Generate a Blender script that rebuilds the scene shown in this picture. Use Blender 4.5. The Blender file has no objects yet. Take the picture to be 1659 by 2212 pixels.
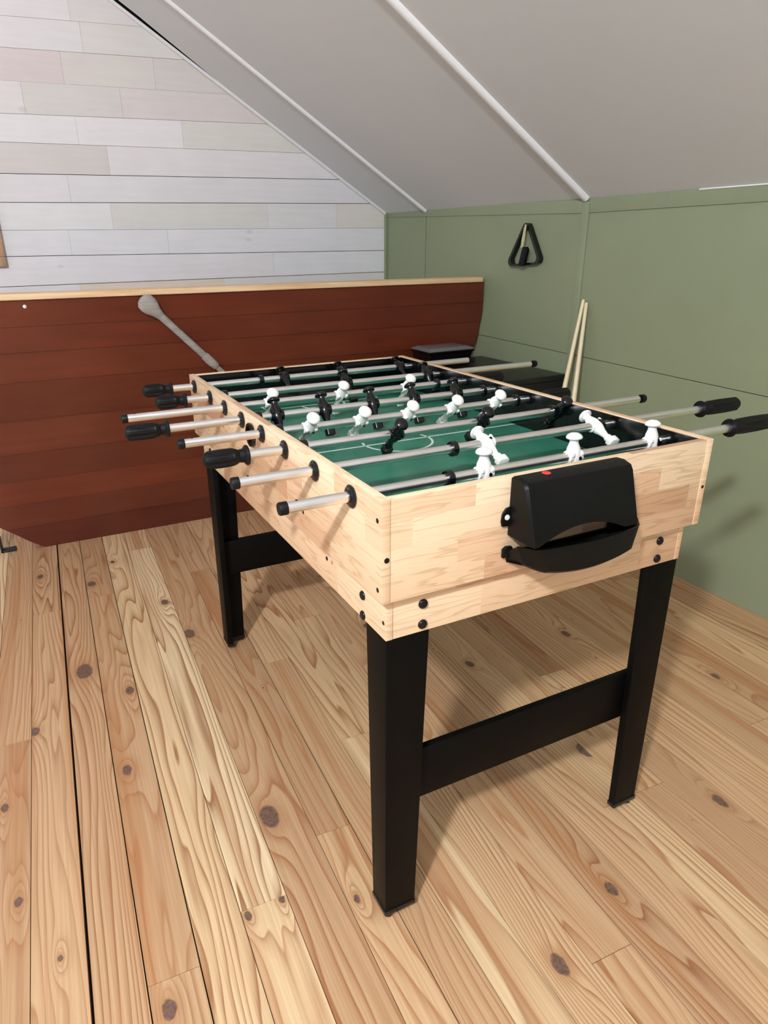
import bpy, bmesh, math, random
from mathutils import Vector, Matrix
random.seed(7)
C = bpy.context.scene.collection
PI = math.pi

# ------------------------------------------------------------------ helpers
def lin(c):
    c = c / 255.0
    return c / 12.92 if c <= 0.04045 else ((c + 0.055) / 1.055) ** 2.4
def rgb(r, g, b): return (lin(r), lin(g), lin(b), 1.0)

class MB:
    """collects shapes in a bmesh; build() links them as one mesh object"""
    def __init__(s): s.bm = bmesh.new()
    def box(s, lo, hi, bev=0.0, mi=0, seg=2):
        t = bmesh.new(); bmesh.ops.create_cube(t, size=1.0)
        for v in t.verts: v.co = Vector([lo[i] + (v.co[i] + .5) * (hi[i] - lo[i]) for i in range(3)])
        if bev: bmesh.ops.bevel(t, geom=t.edges[:], offset=bev, segments=seg, affect='EDGES', profile=.5)
        s.take(t, mi); return s
    def prism(s, loops, mi=0, bev=0.0):
        """loops: list of rings (equal vertex counts) skinned together and capped"""
        t = bmesh.new(); rows = [[t.verts.new(p) for p in r] for r in loops]
        n = len(rows[0])
        for a, b in zip(rows, rows[1:]):
            for i in range(n): t.faces.new((a[i], a[(i+1) % n], b[(i+1) % n], b[i]))
        t.faces.new(rows[0][::-1]); t.faces.new(rows[-1])
        bmesh.ops.recalc_face_normals(t, faces=t.faces[:])
        if bev: bmesh.ops.bevel(t, geom=t.edges[:], offset=bev, segments=3, affect='EDGES', profile=.5)
        s.take(t, mi); return s
    def lathe(s, p0, axis, prof, n=24, mi=0, flute=None):
        """prof: (distance along axis, radius); radius 0 closes the end"""
        ax = Vector(axis).normalized(); p0 = Vector(p0)
        u = ax.orthogonal().normalized(); w = ax.cross(u)
        t = bmesh.new(); rows = []
        for k, (d, r) in enumerate(prof):
            if r <= 1e-7: rows.append([t.verts.new(p0 + ax * d)])
            else:
                row = []
                for i in range(n):
                    rr = r
                    if flute and flute[0] <= k <= flute[1]: rr = r * (1.0 if i % 4 in (0, 1) else .84)
                    a = 2 * PI * i / n
                    row.append(t.verts.new(p0 + ax * d + (u * math.cos(a) + w * math.sin(a)) * rr))
                rows.append(row)
        for a, b in zip(rows, rows[1:]):
            if len(a) == 1 and len(b) == 1: continue
            for i in range(n):
                j = (i + 1) % n
                if len(a) == 1: t.faces.new((a[0], b[j], b[i]))
                elif len(b) == 1: t.faces.new((a[i], a[j], b[0]))
                else: t.faces.new((a[i], a[j], b[j], b[i]))
        if len(rows[0]) > 1: t.faces.new(rows[0][::-1])
        if len(rows[-1]) > 1: t.faces.new(rows[-1])
        bmesh.ops.recalc_face_normals(t, faces=t.faces[:])
        s.take(t, mi); return s
    def tube(s, a, b, r, r2=None, n=20, mi=0):
        a = Vector(a); b = Vector(b); L = (b - a).length
        return s.lathe(a, b - a, [(0, r), (L, r if r2 is None else r2)], n, mi)
    def take(s, t, mi=0):
        me = bpy.data.meshes.new('t'); 
        for f in t.faces: f.material_index = mi
        t.to_mesh(me); t.free(); s.bm.from_mesh(me); bpy.data.meshes.remove(me)
    def build(s, name, mat, parent=None, org=(0, 0, 0), smooth=40, uv=None):
        """vertices are given in the frame of the top thing; org is this object's origin in that frame"""
        o = Vector(org)
        for v in s.bm.verts: v.co -= o
        if uv:
            lay = s.bm.loops.layers.uv.new('UVMap')
            for f in s.bm.faces:
                nx, ny, nz = (abs(c) for c in f.normal)
                for l in f.loops:
                    p = l.vert.co + o
                    if nz > max(nx, ny): q = (p.y, p.x) if uv == 'y' else (p.x, p.y)
                    elif nx > ny: q = (p.y, p.z)
                    else: q = (p.x, p.z)
                    l[lay].uv = q
        me = bpy.data.meshes.new(name); s.bm.to_mesh(me); s.bm.free()
        for m in (mat if isinstance(mat, (list, tuple)) else [mat]): me.materials.append(m)
        ob = bpy.data.objects.new(name, me); C.objects.link(ob)
        if smooth:
            me.polygons.foreach_set('use_smooth', [True] * len(me.polygons))
            try: me.set_sharp_from_angle(angle=math.radians(smooth))
            except Exception: pass
        if parent is not None:
            ob.parent = parent; ob.location = o - Vector(parent.get('_org', (0, 0, 0)))
        else: ob.location = o
        ob['_org'] = tuple(o)
        return ob

def thing(name, label, cat, org=(0, 0, 0), rotz=0.0, group=None, world=None):
    """an Empty at the thing's base; its parts are modelled in its design frame"""
    e = bpy.data.objects.new(name, None); C.objects.link(e)
    e.empty_display_size = .1
    e.location = world if world is not None else org; e.rotation_euler = (0, 0, rotz)
    e['_org'] = tuple(org); e['label'] = label; e['category'] = cat
    if group: e['group'] = group
    return e
def tag(o, label, cat, group=None):
    o['label'] = label; o['category'] = cat
    if group: o['group'] = group
    return o
def struct(o):
    o['kind'] = 'structure'; return o

# ------------------------------------------------------------------ materials
def mat(name):
    m = bpy.data.materials.new(name); m.use_nodes = True
    nt = m.node_tree; b = nt.nodes['Principled BSDF']
    return m, nt, b
class N:
    """tiny node-building shorthand"""
    def __init__(s, nt): s.nt = nt
    def node(s, typ, ins=None, **kw):
        n = s.nt.nodes.new(typ)
        for k, v in kw.items(): setattr(n, k, v)
        for k, v in (ins or {}).items():
            if isinstance(v, bpy.types.NodeSocket): s.nt.links.new(v, n.inputs[k])
            else: n.inputs[k].default_value = v
        return n
    def m(s, op, a, b=0.0, c=0.0, clamp=False):
        n = s.node('ShaderNodeMath', {0: a, 1: b, 2: c}, operation=op); n.use_clamp = clamp
        return n.outputs[0]
    def vm(s, op, a, b=(0, 0, 0), out=0):
        return s.node('ShaderNodeVectorMath', {0: a, 1: b}, operation=op).outputs[out]
    def noise(s, vec, scale, detail=2.0, rough=.5, out=0, dist=0.0):
        return s.node('ShaderNodeTexNoise', {'Vector': vec, 'Scale': scale, 'Detail': detail, 'Roughness': rough, 'Distortion': dist}).outputs[out]
    def ramp(s, fac, stops, interp='LINEAR'):
        n = s.node('ShaderNodeValToRGB', {0: fac}); r = n.color_ramp; r.interpolation = interp
        while len(r.elements) < len(stops): r.elements.new(.5)
        for e, (p, c) in zip(r.elements, stops): e.position = p; e.color = c
        return n.outputs[0]
    def mix(s, f, a, b, blend='MIX'):
        n = s.nt.nodes.new('ShaderNodeMix'); n.data_type = 'RGBA'; n.blend_type = blend
        for i, v in ((0, f), (6, a), (7, b)):
            if isinstance(v, bpy.types.NodeSocket): s.nt.links.new(v, n.inputs[i])
            else: n.inputs[i].default_value = v
        return n.outputs[2]
    def comb(s, x, y, z): return s.node('ShaderNodeCombineXYZ', {0: x, 1: y, 2: z}).outputs[0]
    def sep(s, v):
        n = s.node('ShaderNodeSeparateXYZ', {0: v}); return n.outputs
    def smooth(s, v, a, b):
        n = s.node('ShaderNodeMapRange', {'Value': v, 'From Min': a, 'From Max': b}); n.interpolation_type = 'SMOOTHSTEP'; return n.outputs[0]

def plain(name, col, rough=.5, metal=0.0, var=.06, vscale=30, bump=0.0, spec=.5, bscale=400, coat=0.0):
    m, nt, b = mat(name); n = N(nt)
    tc = n.node('ShaderNodeTexCoord').outputs['Object']
    f = n.noise(tc, vscale, 3)
    dark = tuple(c * (1 - var) for c in col[:3]) + (1,); lite = tuple(min(1, c * (1 + var)) for c in col[:3]) + (1,)
    nt.links.new(n.ramp(f, [(.3, dark), (.7, lite)]), b.inputs['Base Color'])
    b.inputs['Roughness'].default_value = rough; b.inputs['Metallic'].default_value = metal
    b.inputs['Specular IOR Level'].default_value = spec
    b.inputs['Coat Weight'].default_value = coat
    if bump:
        bp = n.node('ShaderNodeBump', {'Strength': bump, 'Distance': .001, 'Height': n.noise(tc, bscale, 2)})
        nt.links.new(bp.outputs[0], b.inputs['Normal'])
    return m

M = {}
M['black'] = plain('black_plastic', rgb(11, 11, 11), .40, var=.1, bump=.15, bscale=900, spec=.18)
M['gloss_black'] = plain('glossy_black_plastic', rgb(9, 9, 10), .16, var=.05)
M['lining'] = plain('black_laminate', rgb(8, 8, 9), .2, var=.1)
M['legblack'] = plain('black_leg_laminate', rgb(10, 9, 8), .46, var=.12, vscale=60, spec=.08)
M['rubber'] = plain('black_rubber_grip', rgb(8, 8, 9), .5, var=.1, spec=.25)
M['chrome'] = plain('steel_tube', rgb(246, 246, 245), .3, metal=1.0, var=.04)
M['white'] = plain('white_plastic', rgb(250, 246, 238), .3, var=.01)
M['red'] = plain('red_dot', rgb(235, 60, 65), .4, var=.03)
M['screwwhite'] = plain('white_screw', rgb(235, 235, 232), .35, var=.02)
M['bolt'] = plain('dark_bolt', rgb(32, 26, 30), .25, metal=.5, var=.1)
M['line'] = plain('white_line', rgb(205, 218, 210), .45, var=.03)
M['ceiling'] = plain('ceiling_paint', rgb(228, 230, 230), .7, var=.012, vscale=3, bump=.1, bscale=220)
M['trimwhite'] = plain('white_trim_paint', rgb(248, 248, 248), .3, var=.015)
M['green'] = plain('sage_green_paint', rgb(141, 150, 118), .55, var=.03, vscale=4, bump=.08, bscale=260)
M['dark'] = plain('dark_void', rgb(20, 17, 14), .9, var=.1)
M['cue'] = plain('pale_maple', rgb(232, 218, 180), .4, var=.05, vscale=40)
M['brushwood'] = plain('greenish_pale_wood', rgb(196, 190, 146), .5, var=.06)
M['bracket'] = plain('black_bracket', rgb(22, 20, 30), .5, var=.1)
M['post'] = plain('pale_post', rgb(205, 195, 160), .6, var=.06)
M['chest'] = plain('black_chest', rgb(16, 16, 15), .35, var=.12, vscale=20)
M['lid'] = plain('clear_lid', rgb(190, 188, 190), .15, var=.03)
b_ = M['lid'].node_tree.nodes['Principled BSDF']; b_.inputs['Transmission Weight'].default_value = .75; b_.inputs['IOR'].default_value = 1.35

def felt_mat():
    m, nt, b = mat('green_field'); n = N(nt)
    tc = n.node('ShaderNodeTexCoord').outputs['Object']
    f = n.noise(tc, 9, 3)
    nt.links.new(n.ramp(f, [(.3, rgb(32, 100, 79)), (.7, rgb(50, 124, 99))]), b.inputs['Base Color'])
    b.inputs['Roughness'].default_value = .38
    return m
M['felt'] = felt_mat()

def stave_mat(name, stave=.042, length=.24, seed=0.0):
    """laminated light wood: short staves of slightly different tone with fine grain"""
    m, nt, b = mat(name); n = N(nt)
    uv = n.node('ShaderNodeTexCoord').outputs['UV']
    u, v, _ = n.sep(uv)
    row = n.m('FLOOR', n.m('DIVIDE', n.m('ADD', v, .013 + seed), stave))
    r1 = n.node('ShaderNodeTexWhiteNoise', {'Vector': n.comb(row, seed + 3.1, 0)}, noise_dimensions='3D').outputs[0]
    col = n.m('FLOOR', n.m('ADD', n.m('DIVIDE', u, length), n.m('MULTIPLY', r1, 7.0)))
    r2n = n.node('ShaderNodeTexWhiteNoise', {'Vector': n.comb(row, col, seed)}, noise_dimensions='3D')
    r2 = r2n.outputs[0]; rc = n.sep(r2n.outputs[1])
    base = n.ramp(r2, [(0, rgb(204, 160, 124)), (.28, rgb(224, 184, 148)), (.6, rgb(236, 205, 168)), (1, rgb(243, 218, 184))])
    off = n.comb(n.m('MULTIPLY', rc[0], 60), n.m('MULTIPLY', rc[1], 60), 0)
    p = n.vm('ADD', n.comb(n.m('MULTIPLY', u, 2.4), n.m('MULTIPLY', v, 24.0), 0), off)
    g = n.noise(p, 1.0, 3, .55)
    rings = n.m('FRACT', n.m('ADD', n.m('MULTIPLY', g, 8.0), n.m('MULTIPLY', v, n.m('MULTIPLY', rc[2], 60.0))))
    streak = n.ramp(rings, [(0, (1, 1, 1, 1)), (.62, (.98, .97, .95, 1)), (.90, (.72, .62, .53, 1)), (1, (1, 1, 1, 1))])
    fib = n.noise(n.comb(n.m('MULTIPLY', u, 30.0), n.m('MULTIPLY', v, 700.0), 0), 1.0, 2)
    fibc = n.ramp(fib, [(.3, (.93, .91, .88, 1)), (.7, (1.03, 1.03, 1.03, 1))])
    c = n.mix(.68, base, streak, 'MULTIPLY'); c = n.mix(.8, c, fibc, 'MULTIPLY')
    nt.links.new(c, b.inputs['Base Color']); b.inputs['Roughness'].default_value = .42
    return m
M['stave'] = stave_mat('laminated_wood'); M['stave2'] = stave_mat('laminated_wood_apron', .06, .34, 2.7)
M['edge'] = plain('wood_edge_band', rgb(238, 206, 166), .45, var=.06, vscale=50)

def floor_mat():
    m, nt, b = mat('pine_boards'); n = N(nt)
    tc = n.node('ShaderNodeTexCoord').outputs['Object']
    x, y, _ = n.sep(tc)
    rnd = n.node('ShaderNodeAttribute', attribute_name='rnd').outputs['Vector']
    r0, r1, r2 = n.sep(rnd)
    off = n.vm('MULTIPLY', rnd, (37.0, 91.0, 53.0))
    p = n.vm('ADD', n.comb(n.m('MULTIPLY', x, 10.0), n.m('MULTIPLY', y, .85), 0), off)
    g = n.noise(p, 1.0, 2, .42, dist=.35)
    dens = n.m('ADD', 6.0, n.m('MULTIPLY', n.m('MULTIPLY', r1, r1), 88.0))
    rings = n.m('ADD', n.m('MULTIPLY', g, 12.0), n.m('MULTIPLY', x, dens))
    kn = None; ksum = None
    for a in ('k1', 'k2'):
        at = n.node('ShaderNodeAttribute', attribute_name=a)
        kx, ky, kr = n.sep(at.outputs['Vector'])
        dx = n.m('SUBTRACT', x, kx); dy = n.m('MULTIPLY', n.m('SUBTRACT', y, ky), .62)
        wob = n.m('MULTIPLY', n.m('SUBTRACT', n.noise(tc, 45, 2), .5), .010)
        d = n.m('ADD', n.m('SQRT', n.m('ADD', n.m('MULTIPLY', dx, dx), n.m('MULTIPLY', dy, dy))), wob)
        q = n.m('DIVIDE', d, n.m('MAXIMUM', kr, .0005))
        dy2 = n.m('MULTIPLY', dy, .5)
        d2 = n.m('DIVIDE', n.m('SQRT', n.m('ADD', n.m('MULTIPLY', dx, dx), n.m('MULTIPLY', dy2, dy2))), n.m('MAXIMUM', kr, .0005))
        swirl = n.m('MULTIPLY', n.m('EXPONENT', n.m('MULTIPLY', d2, -.55)), 4.5)
        rings = n.m('ADD', rings, swirl)
        mask = n.m('SUBTRACT', 1.0, n.smooth(q, .82, 1.08))
        halo = n.m('MULTIPLY', n.m('SUBTRACT', 1.0, n.smooth(q, .9, 2.6)), .45)
        kn = mask if kn is None else n.m('MAXIMUM', kn, mask)
        ksum = halo if ksum is None else n.m('MAXIMUM', ksum, halo)
    f = n.m('FRACT', rings)
    tone = n.ramp(r0, [(0, rgb(192, 154, 116)), (.35, rgb(214, 176, 134)), (.7, rgb(230, 198, 154)), (1, rgb(242, 216, 174))])
    late = n.ramp(r2, [(0, rgb(158, 102, 64)), (.5, rgb(176, 120, 76)), (1, rgb(146, 92, 54))])
    amt = n.ramp(f, [(0, (0, 0, 0, 1)), (.42, (.05, .05, .05, 1)), (.74, (.42, .42, .42, 1)), (.93, (.95, .95, .95, 1)), (1, (0, 0, 0, 1))])
    fade = n.smooth(n.noise(p, .6, 2), .30, .62)
    amt = n.m('MULTIPLY', amt, n.m('ADD', .45, n.m('MULTIPLY', fade, .55)))
    c = n.mix(amt, tone, late)
    # broad darker heartwood bands
    hb = n.smooth(n.noise(n.vm('ADD', n.comb(n.m('MULTIPLY', x, 16.0), n.m('MULTIPLY', y, .5), 3.0), off), 1.0, 1), .56, .72)
    c = n.mix(n.m('MULTIPLY', hb, .55), c, rgb(178, 120, 74))
    fib = n.noise(n.comb(n.m('MULTIPLY', x, 900.0), n.m('MULTIPLY', y, 14.0), 0), 1.0, 2)
    c = n.mix(.7, c, n.ramp(fib, [(.3, (.92, .90, .88, 1)), (.7, (1.02, 1.02, 1.02, 1))]), 'MULTIPLY')
    stk = n.noise(n.vm('ADD', n.comb(n.m('MULTIPLY', x, 230.0), n.m('MULTIPLY', y, 2.2), 0), off), 1.0, 2)
    c = n.mix(.75, c, n.ramp(stk, [(.32, (.84, .79, .74, 1)), (.62, (1.04, 1.04, 1.04, 1))]), 'MULTIPLY')
    c = n.mix(ksum, c, rgb(168, 116, 74))
    kc = n.ramp(n.noise(tc, 160, 3), [(.3, rgb(78, 58, 50)), (.7, rgb(124, 96, 82))])
    c = n.mix(n.m('MULTIPLY', kn, .92), c, kc)
    nt.links.new(c, b.inputs['Base Color']); b.inputs['Roughness'].default_value = .46
    bp = n.node('ShaderNodeBump', {'Strength': .12, 'Distance': .0006, 'Height': n.m('ADD', fib, amt)})
    nt.links.new(bp.outputs[0], b.inputs['Normal'])
    return m
M['floor'] = floor_mat()

def whiteplank_mat():
    m, nt, b = mat('whitewashed_boards'); n = N(nt)
    tc = n.node('ShaderNodeTexCoord').outputs['Object']
    col = n.node('ShaderNodeAttribute', attribute_name='tint').outputs['Color']
    x, y, z = n.sep(tc)
    f = n.noise(n.comb(n.m('MULTIPLY', x, 5.0), y, n.m('MULTIPLY', z, 60.0)), 1.0, 3)
    f2 = n.noise(tc, 7, 3)
    c = n.mix(.6, col, n.ramp(f, [(.3, (.95, .945, .94, 1)), (.7, (1.02, 1.02, 1.02, 1))]), 'MULTIPLY')
    c = n.mix(.6, c, n.ramp(f2, [(.3, (.95, .945, .945, 1)), (.7, (1.02, 1.02, 1.02, 1))]), 'MULTIPLY')
    kn = n.node('ShaderNodeTexVoronoi', {'Vector': n.comb(n.m('MULTIPLY', x, 4.0), 0.0, n.m('MULTIPLY', z, 7.0)), 'Scale': 1.0}).outputs[0]
    c = n.mix(n.m('MULTIPLY', n.m('SUBTRACT', 1.0, n.smooth(kn, .03, .10)), .18), c, rgb(150, 140, 135))
    nt.links.new(c, b.inputs['Base Color']); b.inputs['Roughness'].default_value = .6
    return m
M['wplank'] = whiteplank_mat()

def hull_mat():
    m, nt, b = mat('red_brown_planking'); n = N(nt)
    tc = n.node('ShaderNodeTexCoord').outputs['Object']; x, y, z = n.sep(tc)
    col = n.node('ShaderNodeAttribute', attribute_name='tint').outputs['Color']
    f = n.noise(n.comb(n.m('MULTIPLY', x, 3.0), y, n.m('MULTIPLY', z, 30.0)), 1.0, 4)
    f2 = n.noise(n.comb(n.m('MULTIPLY', x, 2.0), y, n.m('MULTIPLY', z, 4.0)), 1.3, 2)
    c = n.mix(.8, col, n.ramp(f, [(.25, (.78, .74, .72, 1)), (.75, (1.12, 1.12, 1.1, 1))]), 'MULTIPLY')
    c = n.mix(.8, c, n.ramp(f2, [(.3, (.80, .78, .74, 1)), (.7, (1.15, 1.12, 1.12, 1))]), 'MULTIPLY')
    nt.links.new(c, b.inputs['Base Color']); b.inputs['Roughness'].default_value = .3
    return m
M['hull'] = hull_mat()

def grainy(name, a, bb, axis=0, rough=.5):
    m, nt, b = mat(name); n = N(nt)
    tc = n.node('ShaderNodeTexCoord').outputs['Object']; s = [60.0, 60.0, 60.0]; s[axis] = 4.0
    f = n.noise(n.vm('MULTIPLY', tc, tuple(s)), 1.0, 3, dist=.6)
    nt.links.new(n.ramp(f, [(.3, a), (.7, bb)]), b.inputs['Base Color']); b.inputs['Roughness'].default_value = rough
    return m
M['cap'] = grainy('pale_pine_cap', rgb(214, 172, 124), rgb(238, 208, 166), 0, .5)
M['oar'] = grainy('weathered_grey_wood', rgb(138, 132, 126), rgb(178, 172, 165), 0, .7)
M['frame'] = grainy('tan_wood_frame', rgb(176, 138, 106), rgb(206, 168, 134), 2, .5)

# ------------------------------------------------------------------ numbers found from the photograph
H, L, W = .8196, 1.0799, .6466          # table: height, length, width
TOPB = H - .1578                         # bottom of the upper box
LOWB = H - .2304                         # bottom of the apron
INS = .0156
TH = .019738                             # the room is turned a touch against the table
XG, YB, ZK, SL = 1.6187, 2.8549, 1.2813, .6078
FIELD = .734; ZR = .797

# ------------------------------------------------------------------ room shell
cT, sT = math.cos(TH), math.sin(TH)
def set_room(o): o.rotation_euler = (0, 0, TH); return o

# floor boards
PHI = .044
cF, sF = math.cos(PHI), math.sin(PHI)
def fl(x, y): return (x * cF - y * sF, x * sF + y * cF)     # world -> board frame
seams = [-.57, -.479, -.394, -.306, -.2185, -.130, -.031, .045, .125]
while seams[-1] < 2.2: seams.append(seams[-1] + .0874)
while seams[0] > -2.6: seams.insert(0, seams[0] - .0874)
s0 = min(range(len(seams)), key=lambda i: abs(seams[i] + .57))      # board index 0 starts at the first measured seam
joints = {-1: [.83], 0: [1.50], 1: [-.9], 2: [.075, 1.55], 3: [-.6], 4: [.145, 1.9], 5: [-.7], 6: [.25, 1.6], 7: [.9], 8: [.5], 9: [1.1], 10: [-.2], 11: [.7]}
knots_px = [(-.089,.345,.0205),(.242,-.188,.0135),(.429,-.119,.011),(.802,-.066,.012),(-.065,1.168,.017),(-.384,1.103,.024),(-.282,.95,.012),(-.338,.63,.011),
 (-.364,.04,.012),(-.276,1.16,.010),(-.29,1.19,.009),(-.525,.881,.012),(-.596,.634,.008),(-.575,.365,.0075),(-.134,.147,.006),(-.201,.142,.0065),(-.009,.083,.006),
 (-.514,.213,.004),(.655,.192,.016),(-.464,1.823,.011),(-.301,1.674,.014),(1.196,.252,.010),(-.206,1.83,.008),(.62,.62,.011),(.45,.95,.010),(.98,.62,.012),(.30,.52,.008)]
kl = [fl(x, y) + (r,) for x, y, r in knots_px]
rr = random.Random(11)
bm = bmesh.new(); rnd_a, k1_a, k2_a = [], [], []
GAPB = .0007
for i in range(len(seams) - 1):
    k = i - s0
    ga = GAPB + (.0019 if k == 1 else (.0008 if k in (2, 3, 7) else 0)); gb = GAPB + (.0019 if k == 0 else 0)
    x0, x1 = seams[i] + ga, seams[i+1] - gb
    ys = [-2.4] + sorted(joints.get(k, [rr.uniform(-1, .3), rr.uniform(.5, 2.2)])) + [3.6]
    for y0, y1 in zip(ys, ys[1:]):
        y0 += .0006; y1 -= .0006
        zt = rr.uniform(-.0007, 0)
        vs = [bm.verts.new(p) for p in ((x0,y0,-.02),(x1,y0,-.02),(x1,y1,-.02),(x0,y1,-.02),(x0,y0,zt),(x1,y0,zt),(x1,y1,zt),(x0,y1,zt))]
        fs = [(4,5,6,7),(0,1,5,4),(1,2,6,5),(2,3,7,6),(3,0,4,7)]
        ks = sorted([q for q in kl if x0 - .004 < q[0] < x1 + .004 and y0 < q[1] < y1], key=lambda q: -q[2])[:2]
        while len(ks) < 2:
            ky = rr.uniform(y0, y1)
            hid = y0 < 2.2 and y1 > -.3
            ks.append((rr.uniform(x0 + .02, x1 - .02), ky, rr.choice([.004, .006, .009, .012]) if rr.random() < .22 else .0012))
        rv = (rr.random(), rr.random(), rr.random())
        if k >= 9: rv = (rv[0] * .55, .35 + .65 * rv[1], rv[2])      # browner, closer-grained boards this side; tone also darkened to paint in light falloff
        for f in fs:
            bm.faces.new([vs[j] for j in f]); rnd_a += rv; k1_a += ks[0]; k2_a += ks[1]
me = bpy.data.meshes.new('floor'); bm.to_mesh(me); bm.free()
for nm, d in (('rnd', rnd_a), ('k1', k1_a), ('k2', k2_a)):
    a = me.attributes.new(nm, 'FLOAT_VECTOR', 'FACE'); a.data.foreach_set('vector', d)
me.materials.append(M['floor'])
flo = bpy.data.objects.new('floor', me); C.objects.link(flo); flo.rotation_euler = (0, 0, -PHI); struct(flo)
b = MB(); b.box((-3.2, -3.0, -.05), (2.6, 4.2, -.0201)); struct(b.build('floor_underlay', M['dark'], smooth=0))

# white plank back wall (room frame)
rows_z = [(-.156,1.991,.395,2.012),(-.177,1.882,.58,1.906),(-.199,1.766,.756,1.786),(-.221,1.647,.987,1.676),(-.242,1.541,1.155,1.558),(-.264,1.422,1.335,1.443),
          (-.286,1.31,1.576,1.332),(-.307,1.199,1.6,1.21),(-.327,1.093,1.6,1.094),(-.351,.967,1.6,.981)]
def line_at(r, x): return r[1] + (r[3] - r[1]) * (x - r[0]) / (r[2] - r[0])
lines = [(lambda x, r=r: line_at(r, x)) for r in rows_z]
top = lines[0]
up = [(lambda x, j=j: 2.0 + .118 * j) for j in range(8, 0, -1)]
lines = up + lines + [(lambda x, j=j: .975 - .118 * j) for j in range(1, 10)]
spec = {8: [(-9, (200,196,196)), (.143, (196,192,188))], 9: [(-9, (193,182,181)), (.048, (193,187,182)), (.432, (189,184,179))],
  10: [(-9, (198,194,193)), (-.124, (192,187,184)), (.273, (194,186,183))], 11: [(-9, (203,200,200)), (.071, (205,201,201)), (.533, (196,193,186))],
  12: [(-9, (190,184,180)), (.185, (203,198,198))], 13: [(-9, (201,197,198)), (.001, (200,197,198))],
  14: [(-9, (204,202,201)), (.167, (197,194,189)), (.926, (200,197,196)), (1.316, (200,194,187))], 15: [(-9, (203,201,202)), (-.03, (203,201,202)), (.412, (204,202,203))],
  16: [(-9, (204,201,202)), (.945, (205,204,206))], 17: [(-9, (201,198,198)), (-.017, (203,191,176)), (.673, (200,197,193))]}
bm = bmesh.new(); tints = []
r3 = random.Random(3)
XL = -2.6
for i in range(len(lines) - 1):
    segs = spec.get(i) or [(-9, (201,197,197)), (r3.uniform(-1.2, .2), (197,192,190)), (r3.uniform(.3, 1.2), (203,200,200))]
    xs = [max(XL, s[0]) for s in segs] + [XG + .05]
    for (s, x0, x1) in zip(segs, xs, xs[1:]):
        if x1 - x0 < .01: continue
        up_ = lines[i]; lo = lines[i+1]; gu, gl2 = [(.0013 if q in (13, 14, 16, 17) else .0006 if q in (9, 11, 12, 15) else .0003) for q in (i, i + 1)]
        yj = YB + r3.uniform(0, .0015)
        x0 += .0003; x1 -= .0003
        zz = [(x0, lo(x0) + gl2), (x1, lo(x1) + gl2), (x1, up_(x1) - gu), (x0, up_(x0) - gu)]
        f_ = [bm.verts.new((x, yj, z)) for x, z in zz]; k_ = [bm.verts.new((x, yj + .012, z)) for x, z in zz]
        col = tuple(lin(min(255, c * 1.21)) for c in s[1]) + (1,)
        bm.faces.new(f_); tints.append(col)
        for a in range(4):
            bm.faces.new((f_[(a+1) % 4], f_[a], k_[a], k_[(a+1) % 4])); tints.append(tuple(c * .5 for c in col[:3]) + (1,))
me = bpy.data.meshes.new('wall_back'); bm.to_mesh(me); bm.free()
at = me.attributes.new('tint', 'FLOAT_COLOR', 'FACE'); at.data.foreach_set('color', [c for t in tints for c in t])
me.materials.append(M['wplank']); wb = bpy.data.objects.new('wall_back', me); C.objects.link(wb); set_room(struct(wb))
b = MB(); b.box((XL, YB + .0125, -.05), (XG + .1, YB + .06, 3.2)); set_room(struct(b.build('wall_back_sheathing', M['dark'], smooth=0)))

# green knee wall: sheets with thin open seams over a dark backing (room frame)
b = MB()
seam = lambda y: .693 + (y - .506) * (.725 - .693) / (1.866 - .506)
Y2, Y1 = 1.341, 2.442
def sheet(y0, y1, zlo, zhi, t=.006):
    b.prism([[(XG, y0, zlo(y0)), (XG, y1, zlo(y1)), (XG, y1, zhi(y1)), (XG, y0, zhi(y0))], [(XG + t, y0, zlo(y0)), (XG + t, y1, zlo(y1)), (XG + t, y1, zhi(y1)), (XG + t, y0, zhi(y0))]])
fl0 = lambda y: 0.0; ztop = lambda y: ZK + .03
for y0, y1 in ((-2.4, Y2 - .001), (Y2 + .001, Y1 - .003), (Y1 + .003, YB)):
    sheet(y0, y1, fl0, lambda y: seam(y) - .0012); sheet(y0, y1, lambda y: seam(y) + .0012, ztop)
wr = set_room(struct(b.build('wall_right', M['green'], smooth=0)))
b = MB(); b.box((XG + .0065, -2.4, -.05), (XG + .06, YB + .05, ZK + .1)); set_room(struct(b.build('wall_right_sheathing', M['dark'], smooth=0)))
# green battens and the top rail
def rail(name, y0, y1, lo0, lo1, hi0, hi1, t):
    b = MB(); b.prism([[(XG - t, y0, lo0), (XG - t, y1, lo1), (XG - t, y1, hi1), (XG - t, y0, hi0)], [(XG - .0005, y0, lo0), (XG - .0005, y1, lo1), (XG - .0005, y1, hi1), (XG - .0005, y0, hi0)]], bev=.001)
    return set_room(struct(b.build(name, M['green'])))
rail('trim_1', -2.4, Y2 - .02, 1.255, 1.2305, 1.33, 1.2745, .004)
rail('trim_2', Y2 + .018, YB - .021, 1.2305, 1.262, 1.275, 1.312, .004)
rail('trim_3', Y2 - .019, Y2 + .017, .0, .0, 1.27, 1.27, .006)
rail('trim_4', YB - .020, YB - .001, .0, .0, 1.30, 1.30, .012)

b = MB(); b.prism([[(XG - x, y, z) for x, y in ((.0042, .55), (.0042, .86), (.0062, .86), (.0062, .55))] for z in (1.2790, 1.2825)]); set_room(struct(b.build('trim_8', M['trimwhite'])))

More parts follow.
